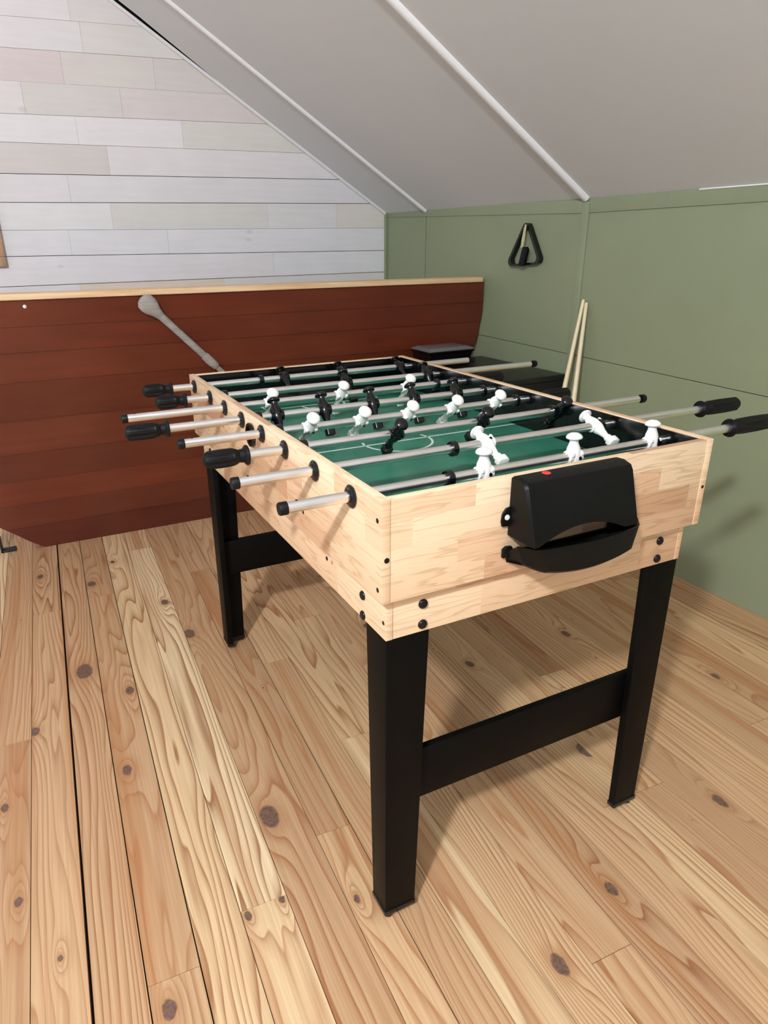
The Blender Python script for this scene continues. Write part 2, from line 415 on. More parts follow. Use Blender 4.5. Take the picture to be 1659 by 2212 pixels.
# sloping ceiling (room frame): sheets between battens, a dark sheet added above to shut out light
sn = Vector((SL, 0, 1)).normalized()          # upward normal of the slope (rises towards -x)
def cz(x): return ZK + SL * (XG - x)
XT = -.60                                     # the slope meets the flat ceiling here
def ceil_quad(bm_, pts, t=.012):
    lo = [Vector((x, y, cz(x))) for x, y in pts]; hi = [p + sn * t for p in lo]
    b.prism([lo, hi])
b = MB()
ceil_quad(b, [(XG + .05, -2.4), (XG + .05, Y2 + .0), (XT, Y2 + .0), (XT, -2.4)])
ceil_quad(b, [(XG + .05, Y2 + .0005), (XG + .05, Y1), (XT, Y1), (XT, Y2 + .0005)])
ceil_quad(b, [(XG + .05, Y1 + .0005), (XG + .05, YB + .01), (.80, YB + .01), (.72, YB - .018), (.58, YB - .034), (.38, YB - .054), (XT, YB - .066), (XT, Y1 + .0005)])
b.box((-2.6, -2.4, cz(XT)), (XT, YB + .05, cz(XT) + .012))
ce = set_room(struct(b.build('ceiling', M['ceiling'], smooth=0)))
b = MB(); pts = [(XG + .1, -2.4), (XG + .1, YB + .06), (XT, YB + .06), (XT, -2.4)]
b.prism([[Vector((x, y, cz(x))) + sn * .05 for x, y in pts], [Vector((x, y, cz(x))) + sn * .08 for x, y in pts]])
b.prism([[(XG, y, cz(XG) + .003), (XT, y, cz(XT) + .003), (XT, y, cz(XT) + .055), (XG, y, cz(XG) + .055)] for y in (YB - .010, YB - .001)])  # dark filler board added so the gap along the wall reads as shade
set_room(struct(b.build('ceiling_gap_backing', M['dark'], smooth=0)))
def batten(name, y, w, t, x0=XG - .003, x1=XT):
    b = MB()
    def ring(x, f): return [Vector((x, y + s * w / 2 * k, cz(x))) - sn * d for s, k, d in ((-1, 1, 0.0), (-1, .9, t * .6), (-1, .45, t), (1, .45, t), (1, .9, t * .6), (1, 1, 0.0))]
    b.prism([ring(x0, 0), ring(x1, 0)])
    return set_room(struct(b.build(name, M['trimwhite'], smooth=50)))
batten('trim_5', Y2, .030, .016); batten('trim_6', Y1, .020, .012); batten('trim_7', YB - .0095, .019, .011)

# ------------------------------------------------------------------ the football table
T = thing('foosball_table', 'light wood table football game on black legs in the middle of the pine floor', 'game table', (W/2, L/2, 0), world=(W/2, L/2, 0))
PT = .0145
# side and end panels of the upper box
for x0, x1 in ((0, PT), (W - PT, W)):
    b = MB(); b.box((x0, .0, TOPB), (x1, L, H), .0012)
    b.build('side_panel', M['stave'], T, ((x0+x1)/2, L/2, TOPB), uv='y')
for y0, y1 in ((.0008, PT), (L - PT, L - .0008)):
    b = MB(); b.box((PT + .0003, y0, TOPB), (W - PT - .0003, y1, H - .0008), .001)
    b.build('end_panel', M['stave'], T, (W/2, (y0+y1)/2, TOPB), uv='x')
# apron under the box
for x0, x1 in ((INS, INS + .012), (W - INS - .012, W - INS)):
    b = MB(); b.box((x0, INS, LOWB), (x1, L - INS, TOPB - .0004), .001)
    b.build('apron_board', M['stave2'], T, ((x0+x1)/2, L/2, LOWB), uv='y')
for y0, y1 in ((INS + .0008, INS + .012), (L - INS - .012, L - INS - .0008)):
    b = MB(); b.box((INS + .0123, y0, LOWB), (W - INS - .0123, y1, TOPB - .0004), .001)
    b.build('apron_board', M['stave2'], T, (W/2, (y0+y1)/2, LOWB), uv='x')
# black lining inside and the playing field
LN = .002
b = MB()
b.box((PT, PT, FIELD - .02), (PT + LN, L - PT, H - .0025)); b.box((W - PT - LN, PT, FIELD - .02), (W - PT, L - PT, H - .0025))
b.box((PT + LN, PT, FIELD - .02), (W - PT - LN, PT + LN, H - .003)); b.box((PT + LN, L - PT - LN, FIELD - .02), (W - PT - LN, L - PT, H - .003))
b.build('lining', M['lining'], T, (W/2, L/2, FIELD), smooth=0)
IX0, IX1, IY0, IY1 = PT + LN, W - PT - LN, PT + LN, L - PT - LN
b = MB(); b.box((IX0, IY0, FIELD - .012), (IX1, IY1, FIELD))
field = b.build('playing_field', M['felt'], T, (W/2, L/2, FIELD), smooth=0)
# white markings: centre line, centre circle, penalty lines and arcs
lw = .0052; zl = FIELD + .0003
b = MB(); b.box((IX0, .514 - lw/2, FIELD), (IX1, .514 + lw/2, zl)); b.build('centre_line', M['line'], field, (W/2, .514, FIELD), smooth=0)
def arc(cx, cy, r, a0, a1, name, n=48):
    b = MB(); inn, out = [], []
    bm2 = bmesh.new(); rows = []
    for i in range(n + 1):
        a = a0 + (a1 - a0) * i / n
        rows.append([bm2.verts.new((cx + q * math.cos(a), cy + q * math.sin(a), z)) for q, z in ((r - lw/2, FIELD), (r - lw/2, zl), (r + lw/2, zl), (r + lw/2, FIELD))])
    for p, q in zip(rows, rows[1:]):
        for i in range(4): bm2.faces.new((p[i], p[(i+1) % 4], q[(i+1) % 4], q[i]))
    bmesh.ops.recalc_face_normals(bm2, faces=bm2.faces[:]); b.take(bm2)
    return b.build(name, M['line'], field, (cx, cy, FIELD), smooth=0)
arc(.312, .514, .077, 0, 2*PI, 'centre_circle', 72)
for yy, s in ((L - .14, -1), (.14, 1)):
    b = MB(); b.box((.16, yy - lw/2, FIELD), (W - .16, yy + lw/2, zl)); e = L - PT - LN if s < 0 else PT + LN
    for xx in (.16, W - .16): b.box((xx - lw/2, min(yy, e), FIELD), (xx + lw/2, max(yy, e), zl))
    b.build('penalty_line', M['line'], field, (W/2, yy, FIELD), smooth=0)
    arc(.318, yy, .06, (PI if s < 0 else 0), (2*PI if s < 0 else PI), 'penalty_arc', 32)
# goals: dark mouths in the end walls
for y0, y1 in ((IY0, IY0 + .0006), (IY1 - .0006, IY1)):
    b = MB(); b.box((.225, y0, FIELD), (.42, y1, FIELD + .05)); b.build('goal_mouth', M['dark'], T, (.32, y0, FIELD), smooth=0)

# legs: L-shaped, tapering, joined by a crossbar at each end
def leg(cx, cy, sx, sy):
    """outer corner (cx,cy); sx, sy point inwards"""
    b = MB(); t = .016
    def ring(z, wx, wy):
        p = [(0,0),(wx,0),(wx,t),(t,t),(t,wy),(0,wy)]
        return [(cx + sx*x, cy + sy*y, z) for x, y in p]
    b.prism([ring(.016, .0605, .049), ring(LOWB + .055, .0765, .068)], bev=.0018)
    l = b.build('leg', M['legblack'], T, (cx, cy, .3), smooth=30)
    f = MB()
    f.prism([[(cx + sx*x, cy + sy*y, z) for x, y in ((-.0012 + q, -.0012 + q), (.0617 - q, -.0012 + q), (.0617 - q, .0172), (.0172, .0172), (.0172, .0502 - q), (-.0012 + q, .0502 - q))] for z, q in ((.022, 0), (.0125, 0), (.0065, .006))], bev=.0010)
    f.lathe((cx + sx*.011, cy + sy*.011, 0), (0, 0, 1), [(0, .006), (.002, .0085), (.008, .0085)], 20)
    f.build('foot', M['gloss_black'], l, (cx, cy, .01), smooth=40)
off = .0123
for sx, cx in ((1, INS + off - .0121), (-1, W - INS - off + .0121)):
    for sy, cy in ((1, INS + off - .0121), (-1, L - INS - off + .0121)):
        pass
for sx, cx in ((1, INS + .0012), (-1, W - INS - .0012)):
    for sy, cy in ((1, INS + .0012), (-1, L - INS - .0012)):
        leg(cx, cy, sx, sy)
for y0, y1 in ((.0345, .0475), (L - .0475, L - .0345)):
    b = MB(); b.box((.032, y0, .241), (W - .032, y1, .346), .001)
    b.build('crossbar', M['legblack'], T, (W/2, (y0+y1)/2, .29))
# leg bolts (domed) and the small panel screws
def bolt(name, p, ax, r, h, m='bolt'):
    b = MB(); b.lathe(p, ax, [(-.0005, r), (h*.3, r), (h*.75, r*.8), (h, r*.35), (h*.86, r*.2), (h*.86, 0)], 24)
    b.build(name, M[m], T, p, smooth=50)
for z in (.637, .602):
    for x in (.0785, .573): bolt('leg_bolt', (x, INS, z), (0, -1, 0), .0078, .0042)
    for y in (.0905, L - .0905): bolt('leg_bolt', (INS, y, z - .006), (-1, 0, 0), .0078, .0042)
for y, z in ((.0115, .787), (.0115, .681), (.29, .703), (.192, .655), (L - .012, .74)): bolt('panel_screw', (0, y, z), (-1, 0, 0), .0038, .0008)
bolt('panel_screw', (INS, .0235, .617), (-1, 0, 0), .0034, .0008)
bolt('panel_screw', (.0085, 0.0, .73), (0, -1, 0), .0042, .0006)
bolt('panel_screw', (W - .007, 0.0, .733), (0, -1, 0), .0032, .0006)
# ball entry cup on the left side
b = MB(); b.lathe((0, .556, .779), (-1, 0, 0), [(0, .023), (.004, .025), (.007, .0235), (.007, .0175), (.002, .0165), (.0015, 0)], 32)
b.build('ball_entry_cup', M['gloss_black'], T, (0, .556, .779))
# bearings where the rods pass through the sides
rods = [
 # y, left end, left kind, grip start, right end, right kind, grip start, team, players, tilt (deg, + = heads to the far end), bumpers
 (.0910, -.112, 'cap', 0, .934, 'grip', .810, 'white', (.232, .417, .601), 3, (.166,)),
 (.2270, -.139, 'cap', 0, 1.018, 'grip', .897, 'white', (.336, .599), 66, (.264,)),
 (.3640, -.149, 'grip', -.069, .881, 'cap', 0, 'black', (.224, .423, .627), -43, ()),
 (.4895, -.162, 'cap', 0, .768, 'grip', .672, 'white', (.098, .211, .323, .434, .548), -45, ()),
 (.6170, -.237, 'grip', -.152, .700, 'cap', 0, 'black', (.076, .186, .304, .412, .531), 31, ()),
 (.7440, -.223, 'cap', 0, .765, 'grip', .662, 'white', (.106, .284, .467), -38, (.555,)),
 (.8690, -.130, 'grip', -.059, .983, 'cap', 0, 'black', (.359, .604), 46, ()),
 (1.022, -.132, 'grip', -.059, .865, 'cap', 0, 'black', (.243, .416, .603), 60, (.177,)),
]
for y, *_ in rods:
    for x, ax in ((0, -1), (W, 1)):
        b = MB(); b.lathe((x, y, ZR), (ax, 0, 0), [(0, .0165), (.0025, .0175), (.005, .0155), (.006, .011), (.008, .0105), (.008, .0088)], 28)
        b.build('rod_bearing', M['gloss_black'], T, (x, y, ZR))
RR = .0083
def player_mesh(m):
    """one figure, rod along x through the origin, head up"""
    b = MB(); n = 20
    secs = [(-.059,.0092,.0085,4),(-.0585,.0105,.0095,4),(-.046,.0105,.0095,4),(-.0445,.0085,.0075,3),(-.0430,.0066,.0062,2),(-.040,.0082,.0078,2),(-.037,.0080,.0076,2),(-.0345,.0060,.0058,2),
            (-.030,.0066,.0062,2),(-.020,.0085,.0080,2),(-.012,.0105,.0115,2),(-.004,.0118,.0130,2),(.004,.0120,.0130,2),(.011,.0122,.0112,2),(.016,.0118,.0095,2),(.021,.0090,.0080,2),(.0255,.0073,.0073,2),
            (.0300,.0082,.0082,2),(.0308,.0130,.0130,2),(.0322,.0140,.0140,2),(.0345,.0136,.0136,2),(.0375,.0112,.0112,2),(.0398,.0070,.0070,2),(.0407,.0025,.0025,2)]
    rings = []
    for z, rx, ry, e in secs:
        ring = []
        for i in range(n):
            a = 2*PI*(i+.5)/n; c, s = math.cos(a), math.sin(a); k = 2.0/e
            ring.append((rx*math.copysign(abs(c)**k, c), ry*math.copysign(abs(s)**k, s) - (.0015 if z < -.043 else 0), z))
        rings.append(ring)
    b.prism(rings)
    b.lathe((-.0145, 0, 0), (1, 0, 0), [(0, .0095), (.001, .0112), (.028, .0112), (.029, .0095)], 24)      # boss around the rod
    b.box((.007, -.0135, .002), (.0125, -.004, .009), .0015); b.box((-.0125, -.0135, .002), (-.007, -.004, .009), .0015)   # arms
    b.lathe((.0045, -.0122, -.0015), (0, -1, 0), [(0, .0030), (.0012, .0030), (.0012, .0018), (.0006, .0016), (.0006, 0)], 12, mi=1)
    for v in b.bm.verts: pass
    me_o = b.build('player', [m, M['bolt']], None, smooth=45); me_ = me_o.data; bpy.data.objects.remove(me_o)
    return me_
PM = {'white': player_mesh(M['white']), 'black': player_mesh(M['gloss_black'])}
def bumper_mesh():
    b = MB(); b.lathe((-.006, 0, 0), (1, 0, 0), [(0, .0088), (0, .0125), (.0015, .0138), (.0105, .0138), (.012, .0125), (.012, .0088)], 28)
    o = b.build('bumper', M['gloss_black'], None); me_ = o.data; bpy.data.objects.remove(o); return me_
BM_ = bumper_mesh()
for (y, xl, kl_, gl_, xr, kr_, gr_, team, xs, tilt, bumps) in rods:
    a, z_ = (xl if kl_ == 'cap' else gl_ - .005), (xr if kr_ == 'cap' else gr_ + .005)
    b = MB(); b.lathe((a + (.010 if kl_ == 'cap' else -.03), y, ZR), (1, 0, 0), [(0, RR), (z_ - a - (.020 if kr_ == 'cap' else -.03) + (0 if kl_ == 'cap' else .03) - (.0), RR)], 24)
    if kl_ == 'cap':                     # cross hole for the missing grip screw
        b.lathe((a + .027, y, ZR + RR - .0004), (0, -.35, 1), [(0, .0022), (.0006, .0022)], 14, mi=1)
    rod = b.build('rod', [M['chrome'], M['dark']], T, ((a + z_)/2, y, ZR), smooth=50)
    for kind, xe, g0, s in ((kl_, xl, gl_, -1), (kr_, xr, gr_, 1)):
        b = MB()
        if kind == 'cap':
            b.lathe((xe - s*.012, y, ZR), (s, 0, 0), [(0, .0086), (0, .0097), (.010, .0097), (.012, .0088), (.012, 0)], 24)
            b.build('end_cap', M['rubber'], rod, (xe, y, ZR))
        else:
            Lg = abs(xe - g0)
            b.lathe((g0, y, ZR), (s, 0, 0), [(0, .0095), (0, .0172), (.0025, .0180), (.005, .0165), (.008, .0124), (.016, .0112), (.021, .0136), (.026, .0152), (.030, .0159), (Lg*.6, .0163), (Lg - .010, .0155), (Lg - .004, .0122), (Lg - .001, .007), (Lg, 0)], 32, flute=(8, 10))
            b.build('grip', M['rubber'], rod, ((g0 + xe)/2, y, ZR), smooth=25)
    for x in xs:
        p = bpy.data.objects.new('player', PM[team]); C.objects.link(p); p.parent = rod
        p.location = (x - (a + z_)/2, 0, 0); p.rotation_euler = (-math.radians(tilt), 0, 0)
    for x in list(bumps) + [IX1 - .022, ] + ([] if bumps else [IX0 + .018]):
        p = bpy.data.objects.new('bumper', BM_); C.objects.link(p); p.parent = rod
        p.location = (x - (a + z_)/2, 0, 0)

# goal box on the near end, with an arched mouth, and the ball tray under it
b = MB(); n = 24; xl, xr = .2165, .4215
outer, inner = [], []
def gb_section(u):
    x = xl + (xr - xl) * u
    e = 4 * u * (1 - u)
    zb = .7265 + .0215 * max(0.0, math.sin(PI * min(1, max(0, (u - .06) / .80)))) ** .8
    taper = .006 * (1 if u in (0, 1) else 0)
    return [(x, -.0003, .8195), (x, -.016, .8205), (x, -.031, .8165), (x, -.036, .809), (x, -.059, zb + .006), (x, -.058, zb), (x, -.0003, zb)]
us = [0] + [i / n for i in range(1, n)] + [1]
secs = []
for u in us:
    s_ = gb_section(u)
    sx = 0.0
    secs.append([(p[0] + (0.0), p[1], p[2]) for p in s_])
# chamfered ends
c0 = [(xl - .002, p[1] * .90, p[2] - (.002 if p[2] > .8 else -.001)) for p in secs[0]]; c0 = [(q[0], min(-.0003, q[1]), q[2]) for q in c0]
secs[0] = [(p[0] + .002, p[1], p[2]) for p in secs[0]]; secs[-1] = [(p[0] - .002, p[1], p[2]) for p in secs[-1]]
c1 = [(xr + .002, q[1], p[2] - (.002 if p[2] > .8 else -.001)) for p, q in zip(secs[-1], c0)]
b.prism([c0] + secs + [c1])
gbx = b.build('goal_box', M['black'], T, ((xl+xr)/2, 0, .727), smooth=38)
b = MB(); b.lathe((.268, -.0125, .8201), (0, .0, 1), [(0, .0068), (.0009, .0066), (.0009, 0)], 24); b.build('red_dot', M['red'], gbx, (.268, -.0125, .8205))['label'] = 'small red dot'
for xx, s in ((xl, -1), (xr, 1)):
    b = MB(); pr_ = [(xx - s*.004, .742), (xx + s*.0155, .744), (xx + s*.0175, .752), (xx + s*.016, .764), (xx + s*.010, .772), (xx - s*.004, .775)]
    b.prism([[(x, -.0004, z) for x, z in pr_], [(x, -.004, z) for x, z in pr_]], bev=.0008)
    tab_ = b.build('mounting_tab', M['black'], gbx, (xx + s*.008, 0, .757))
    # white screw set in the tab
    b = MB(); b.lathe((xx + s*.0080, -.004, .758), (0, -1, 0), [(0, .0044), (.0012, .0040), (.0016, .0018), (.0010, .0012), (.0010, 0)], 20)
    b.build('tab_screw', M['screwwhite'], gbx, (xx + s*.008, -.004, .758))
# ball tray: a shallow crescent bowl
b = MB(); n = 28; x0, x1 = .212, .457
def tray_pt(u, k):                       # front rim outline
    x = x0 + (x1 - x0) * u
    d = min(1, .55 + u*5, .55 + (1-u)*5) * (.050 + .010 * math.sin(PI * u))
    return x, -d
bm2 = bmesh.new(); rows = []; end_pts = {}
for i in range(n + 1):
    u = i / n; x, y = tray_pt(u, 0); e = math.sin(PI * u) ** .7
    zrim = .7185 - .002 * e; zlow = .684 - .017 * math.sin(PI * u) ** .6; zbk = .700; xc = (x0 + x1) / 2
    X_ = lambda f: xc + (x - xc) * f
    ring = [(x, -.0004, zbk), (X_(.97), -.0004, .682), (X_(.86), y * .5, zlow - .002), (X_(.86), y * .88, zlow), (X_(.90), y * 1.02, zlow + .007), (x, y, zrim), (X_(.985), y + .003, zrim), (X_(.88), y * .88 + .003, zlow + .007), (X_(.84), y * .5, zlow + .003), (X_(.95), -.004, zbk - .008), (x, -.004, zbk)]
    rows.append([bm2.verts.new(p) for p in ring]); end_pts[i] = [tuple(p) for p in ring[:6]]
for p, q in zip(rows, rows[1:]):
    m_ = len(p)
    for i in range(m_): bm2.faces.new((p[i], p[(i+1) % m_], q[(i+1) % m_], q[i]))
bm2.faces.new(rows[0][::-1]); bm2.faces.new(rows[-1]); bmesh.ops.recalc_face_normals(bm2, faces=bm2.faces[:]); b.take(bm2)
for e0, s_ in ((0, 1), (n, -1)):          # closed ends
    q = [tuple(v) for v in end_pts[e0]]
    b.prism([[(x, y, z) for x, y, z in q], [(x + s_*.003, y, z) for x, y, z in q]])
tray = b.build('ball_tray', M['black'], T, ((x0+x1)/2, 0, .69), smooth=45)
b = MB(); pr_ = [(.205, .692), (.222, .690), (.226, .700), (.221, .709), (.211, .710), (.205, .706)]
b.prism([[(x, -.0004, z) for x, z in pr_], [(x, -.005, z) for x, z in pr_]], bev=.0008); b.build('mounting_tab', M['black'], tray, (.214, 0, .70))
b = MB(); pr_ = [(.418, .688), (.446, .690), (.452, .700), (.450, .716), (.440, .724), (.418, .722)]
b.prism([[(x, -.0004, z) for x, z in pr_], [(x, -.007, z) for x, z in pr_]], bev=.0008); b.build('mounting_tab', M['black'], tray, (.436, 0, .70))

# ------------------------------------------------------------------ boat-shaped planked half wall with a pale cap
Hh = thing('planked_half_wall', 'reddish brown planked half wall shaped like a boat hull with a pale wood cap', 'half wall', (.4, 2.05, 0))
zb = [0, .105, .205, .305, .415, .545, .685, .79, .878, .966]
tint = [(96,46,36),(104,54,40),(116,58,42),(101,52,38),(112,58,42),(101,50,34),(110,56,40),(106,50,36),(108,52,37)]
xr_pts = [(0,1.18),(.15,1.28),(.3,1.38),(.45,1.47),(.604,1.54),(.713,1.567),(.851,1.570),(.966,1.555)]
xl_pts = [(0,-.431),(.03,-.473),(.06,-.505),(.12,-.573),(.3,-.72),(.5,-.83),(.7,-.89),(.966,-.92)]
def interp(pts, z):
    for (a, b1), (c, d) in zip(pts, pts[1:]):
        if z <= c: return b1 + (d - b1) * (z - a) / (c - a)
    return pts[-1][1]
fy = lambda z: 2.11 - .177 * z
bm = bmesh.new(); cols = []
for k in range(9):
    z0, z1 = zb[k], zb[k+1]; lap = .0035 if k % 2 else .001
    c = tuple(lin(v) for v in (tint[k][0]*.95, tint[k][1]*.86, tint[k][2]*.74)) + (1,)
    m_ = 5; rowF, rowB = [], []
    for i in range(m_ + 1):
        z = z0 + (z1 - z0) * i / m_ - (.0008 if i == m_ else 0)
        y = fy(z) - lap * (1 - i / m_)
        rowF.append([bm.verts.new((interp(xl_pts, z), y, z)), bm.verts.new((interp(xr_pts, z), y, z))])
        rowB.append([bm.verts.new((interp(xl_pts, z), fy(z) + .045, z)), bm.verts.new((interp(xr_pts, z), fy(z) + .045, z))])
    def F(*v): bm.faces.new(v); cols.append(c)
    for i in range(m_):
        F(rowF[i][0], rowF[i][1], rowF[i+1][1], rowF[i+1][0]); F(rowB[i][1], rowB[i][0], rowB[i+1][0], rowB[i+1][1])
        F(rowF[i][1], rowB[i][1], rowB[i+1][1], rowF[i+1][1]); F(rowB[i][0], rowF[i][0], rowF[i+1][0], rowB[i+1][0])
    F(rowF[0][1], rowF[0][0], rowB[0][0], rowB[0][1]); F(rowF[-1][0], rowF[-1][1], rowB[-1][1], rowB[-1][0])
for v in bm.verts: v.co -= Vector((.4, 2.05, 0))
me = bpy.data.meshes.new('planking'); bm.to_mesh(me); bm.free()
at = me.attributes.new('tint', 'FLOAT_COLOR', 'FACE'); at.data.foreach_set('color', [q for t in cols for q in t])
me.materials.append(M['hull']); o = bpy.data.objects.new('planking', me); C.objects.link(o); o.parent = Hh
b = MB(); b.prism([[(-.93, 1.928, .9665), (1.545, 1.928, .9665), (1.556, 1.94, .9665), (1.556, 2.03, .9665), (-.93, 2.03, .9665)], [(-.93, 1.930, .987), (1.542, 1.930, .987), (1.553, 1.94, .987), (1.553, 2.03, .987), (-.93, 2.03, .987)]], bev=.003)
b.build('cap_board', M['cap'], Hh, (.3, 1.98, .966))
b = MB(); b.lathe((-.342, fy(.945) - .002, .945), (.2, -1, 0), [(0, .006), (.002, .0062), (.004, .004), (.0045, 0)], 20); b.build('peg', M['screwwhite'], Hh, (-.342, 1.943, .945))['label'] = 'small white peg'

# ------------------------------------------------------------------ grey oar leaning on the half wall
A0 = Vector((.059, 1.918, .938)); A1 = Vector((.323, 1.966, .666)); D = (A1 - A0).normalized()
tlen = (A0.z - .012) / -D.z
O = thing('oar', 'weathered grey wooden oar leaning on the red-brown planked half wall behind the game table', 'oar', tuple(A0 + D * tlen))
b = MB()
Xa = D; Ya = Vector((0, -1, -.177)).normalized(); Za = Xa.cross(Ya).normalized(); Ya = Za.cross(Xa)
def oar_ring(d, w, t, n=14): return [A0 + Xa*d + Za*(w*math.cos(2*PI*i/n)) + Ya*(t*math.sin(2*PI*i/n)) for i in range(n)]
b.prism([oar_ring(*q) for q in ((-.030,.006,.005),(-.026,.020,.010),(-.014,.0315,.013),(.004,.0345,.0135),(.022,.0310,.013),(.042,.0215,.012),(.065,.0150,.0115))]); b.build('handle_end', M['oar'], O, A0, smooth=60)
b = MB(); b.prism([oar_ring(*q) for q in ((.062,.0150,.0115),(.12,.0135,.0115),(.295,.0135,.0115))]); b.build('shaft', M['oar'], O, A0 + D*.2, smooth=60)
b = MB(); b.prism([oar_ring(*q) for q in ((.285,.0140,.0125),(.292,.0170,.0135),(.325,.0175,.0135),(.352,.0155,.0125),(.356,.011,.010))]); b.build('collar', M['oar'], O, A0 + D*.32, smooth=60)
b = MB(); b.prism([oar_ring(*q) for q in ((.350,.0100,.0095),(.75,.0110,.0100),(.85,.016,.0095),(.95,.045,.008),(1.10,.065,.007),(tlen - .02,.062,.006),(tlen + .0,.04,.005))]); b.build('blade', M['oar'], O, A0 + D*.9, smooth=60)

# ------------------------------------------------------------------ things along the green wall (room frame)
def room_thing(name, label, cat, org, group=None):
    w = Vector((cT*org[0] - sT*org[1], sT*org[0] + cT*org[1], org[2]))
    return thing(name, label, cat, org, TH, group, world=w)
# black chest
K = room_thing('storage_chest', 'low black box-shaped chest standing against the green wall behind the game table', 'chest', (1.40, 1.63, 0))
b = MB(); b.box((1.20, 1.352, 0), (1.602, 1.90, .612), .004); b.build('chest_body', M['chest'], K, (1.4, 1.63, 0))
b = MB(); b.box((1.19, 1.344, .6125), (1.604, 1.91, .636), .004); b.build('chest_lid', M['chest'], K, (1.4, 1.63, .612))
# black tub with a clear lid on the chest
Tb = room_thing('plastic_tub', 'black plastic tub with a clear lid standing on the black chest', 'tub', (1.31, 1.80, .6365))
b = MB()
def rect(x0, x1, y0, y1, z): return [(x0, y0, z), (x1, y0, z), (x1, y1, z), (x0, y1, z)]
b.prism([rect(1.208, 1.412, 1.742, 1.868, .6365), rect(1.200, 1.420, 1.735, 1.875, .690), rect(1.192, 1.430, 1.727, 1.883, .699), rect(1.192, 1.430, 1.727, 1.883, .702)], bev=.002); b.build('tub_body', M['gloss_black'], Tb, (1.31, 1.8, .6365))
b = MB(); b.prism([rect(1.194, 1.428, 1.729, 1.881, .7025), rect(1.194, 1.428, 1.729, 1.881, .706), rect(1.215, 1.405, 1.75, 1.86, .716)], bev=.0015); b.build('tub_lid', M['lid'], Tb, (1.31, 1.8, .7025))['label'] = 'clear plastic lid'
# two short cues
def cue(top, bot, label):
    top = Vector(top); bot = Vector(bot); c = room_thing('pool_cue', label, 'cue', tuple(bot), 'pool cues against the green wall')
    d = (top - bot); Ln = d.length
    b = MB(); b.lathe(bot, d, [(.012, .0125), (.3, .0115), (Ln - .03, .0068)], 20); b.build('shaft', M['cue'], c, bot)
    b = MB(); b.lathe(bot + d.normalized()*(Ln - .03), d, [(0, .0068), (.018, .0066), (.025, .0055), (.028, 0)], 20); b.build('tip', M['cue'], c, bot)
    b = MB(); b.lathe(bot, d, [(0, .010), (.002, .0128), (.0125, .0128), (.0125, .011)], 20); b.build('butt_cap', M['rubber'], c, bot)
cue((1.602, 1.288, .931), (1.375, 1.207, .003), 'pale pool cue on the green wall, more tilted, its lower end further left')
cue((1.602, 1.272, .921), (1.389, 1.090, .003), 'pale pool cue on the green wall, more upright, its lower end further right')
# ball rack hanging on the wall
R = room_thing('ball_rack', 'black triangular billiard ball rack hanging on the green wall', 'ball rack', (XG - .02, 1.655, 1.04))
def rounded_tri(pts, r, n=8):
    out = []
    for i, p in enumerate(pts):
        p = Vector(p); a = (Vector(pts[i-1]) - p).normalized(); c = (Vector(pts[(i+1) % 3]) - p).normalized()
        half = a.angle(c) / 2; cen = p + (a + c).normalized() * (r / math.sin(half)); t = r / math.tan(half)
        s, e = p + a*t - cen, p + c*t - cen
        a0 = math.atan2(s.y, s.x); a1 = math.atan2(e.y, e.x)
        dlt = (a1 - a0 + PI) % (2*PI) - PI
        out += [(cen.x + r*math.cos(a0 + dlt*k/n), cen.y + r*math.sin(a0 + dlt*k/n)) for k in range(n + 1)]
    return out
tri_o = rounded_tri([(1.648, 1.222), (1.764, 1.034), (1.536, 1.050)], .020); 
cx_, cy_ = 1.650, 1.096
tri_i = [(cx_ + (p[0]-cx_)*.83, cy_ + (p[1]-cy_)*.85) for p in tri_o]
bm2 = bmesh.new(); rows = []
for (oy, oz), (iy, iz) in zip(tri_o, tri_i): rows.append([bm2.verts.new(q) for q in ((XG - .001, oy, oz), (XG - .024, oy, oz), (XG - .024, iy, iz), (XG - .001, iy, iz))])
for p, q in zip(rows, rows[1:] + rows[:1]):
    for i in range(4): bm2.faces.new((p[i], p[(i+1) % 4], q[(i+1) % 4], q[i]))
bmesh.ops.recalc_face_normals(bm2, faces=bm2.faces[:]); b = MB(); b.take(bm2); b.build('rack_frame', M['gloss_black'], R, (XG - .02, 1.65, 1.04), smooth=40)
# brush hanging inside the rack
Br = room_thing('table_brush', 'small brush with a pale wooden handle and black bristles hanging inside the triangular rack', 'brush', (XG - .034, 1.64, 1.04))
b = MB(); b.lathe((XG - .034, 1.636, 1.198), (0, .012, -.085), [(0, .004), (.02, .0055), (.06, .0075), (.088, .0065)], 16); b.build('brush_handle', M['brushwood'], Br, (XG - .013, 1.65, 1.15))
b = MB(); b.prism([[(XG - x, y, z) for x, y in ((.027, yc - w), (.043, yc - w), (.043, yc + w), (.027, yc + w))] for z, yc, w in ((1.040, 1.640, .014), (1.045, 1.640, .017), (1.104, 1.624, .016), (1.114, 1.628, .010))], bev=.002); b.build('brush_head', M['rubber'], Br, (XG - .013, 1.645, 1.066))

b = MB(); b.tube((XG - .0003, 1.638, 1.190), (XG - .040, 1.638, 1.192), .0022, n=10); b.build('hook', M['bolt'], Br, (XG - .02, 1.638, 1.19))

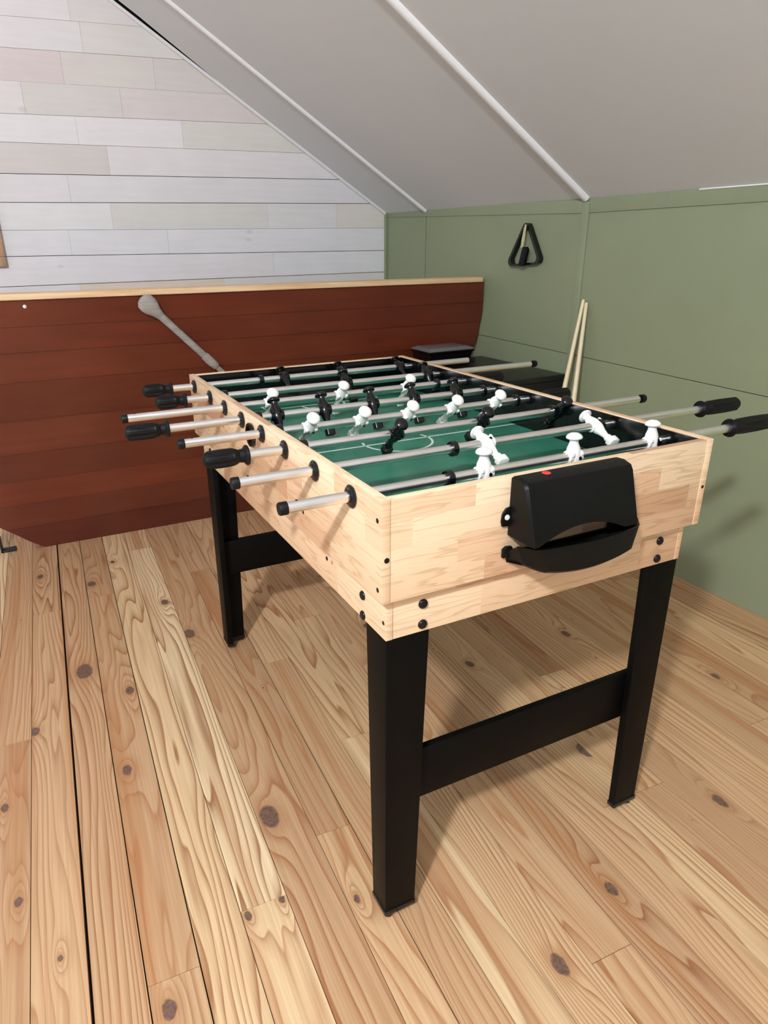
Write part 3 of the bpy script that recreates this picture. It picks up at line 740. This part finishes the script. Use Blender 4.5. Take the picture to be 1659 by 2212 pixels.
# ------------------------------------------------------------------ left edge: picture frame on the white wall, post with a bracket
Fm = room_thing('wall_frame', 'tan wooden frame corner on the white plank wall at the left edge', 'frame', (-.45, YB - .012, 1.05))
for nm, lo, hi in (('frame_rail', (-.66, YB - .024, 1.052), (-.307, YB - .001, 1.092)), ('frame_rail', (-.66, YB - .024, 1.46), (-.307, YB - .001, 1.50)), ('frame_stile', (-.347, YB - .0235, 1.0925), (-.307, YB - .001, 1.4595)), ('frame_stile', (-.66, YB - .0235, 1.0925), (-.62, YB - .001, 1.4595))):
    b = MB(); b.box(lo, hi, .002); b.build(nm, M['frame'], Fm, lo)
b = MB(); b.box((-.6195, YB - .012, 1.0925), (-.3475, YB - .001, 1.4595)); b.build('backing', M['post'], Fm, (-.48, YB - .01, 1.1))
Po = thing('timber_post', 'pale timber post with a black angle bracket at the lower left edge', 'post', (-.605, 2.14, 0))
b = MB(); b.box((-.635, 2.125, 0), (-.5905, 2.17, .62), .002); b.build('post_shaft', M['post'], Po, (-.61, 2.14, 0))
b = MB(); b.box((-.590, 2.122, .001), (-.583, 2.160, .062), .001); b.box((-.590, 2.122, .001), (-.535, 2.160, .008), .001); b.build('angle_bracket', M['bracket'], Po, (-.57, 2.14, 0))

# ------------------------------------------------------------------ light
def lamp(name, typ, loc, energy, col=(1, 1, 1), **kw):
    l = bpy.data.lights.new(name, typ); l.energy = energy; l.color = col
    for k, v in kw.items(): setattr(l, k, v)
    o = bpy.data.objects.new(name, l); C.objects.link(o); o.location = loc; return o
lamp('ceiling_lamp', 'POINT', (-1.70, -1.46, 2.55), 300, (.97, 1.02, 1.09), shadow_soft_size=.09)
w = bpy.data.worlds.new('world'); bpy.context.scene.world = w; w.use_nodes = True
w.node_tree.nodes['Background'].inputs[0].default_value = (.95, 1.01, 1.13, 1); w.node_tree.nodes['Background'].inputs[1].default_value = .72

# ------------------------------------------------------------------ camera
cam = bpy.data.cameras.new('camera'); co = bpy.data.objects.new('camera', cam); C.objects.link(co)
yaw, pit, rol, F = .464606, .388678, -.009601, 1473.67
PX, PY = -37.487, 21.313
import numpy as np
p3 = (-.39652, -.74718, 1.13617)
cy, sy, cp, sp = math.cos(yaw), math.sin(yaw), math.cos(pit), math.sin(pit)
fwd = Vector((sy*cp, cy*cp, -sp)); r0 = Vector((cy, -sy, 0)); u0 = r0.cross(fwd)
rt = math.cos(rol)*r0 + math.sin(rol)*u0; upv = -math.sin(rol)*r0 + math.cos(rol)*u0
Mx = Matrix((( rt.x, upv.x, -fwd.x, p3[0]), (rt.y, upv.y, -fwd.y, p3[1]), (rt.z, upv.z, -fwd.z, p3[2]), (0, 0, 0, 1)))
co.matrix_world = Mx
cam.sensor_fit = 'VERTICAL'; cam.sensor_height = 36.0; cam.lens = 36.0 * F / 2212
cam.shift_x = -PX / 2212; cam.shift_y = PY / 2212
cam.clip_start = .01
sc = bpy.context.scene; sc.camera = co
sc.view_settings.view_transform = 'Standard'; sc.view_settings.look = 'None'; sc.view_settings.gamma = 1
sc.view_settings.use_curve_mapping = False; sc.view_settings.exposure = 0.0
for o in bpy.data.objects:
    if '_org' in o: del o['_org']
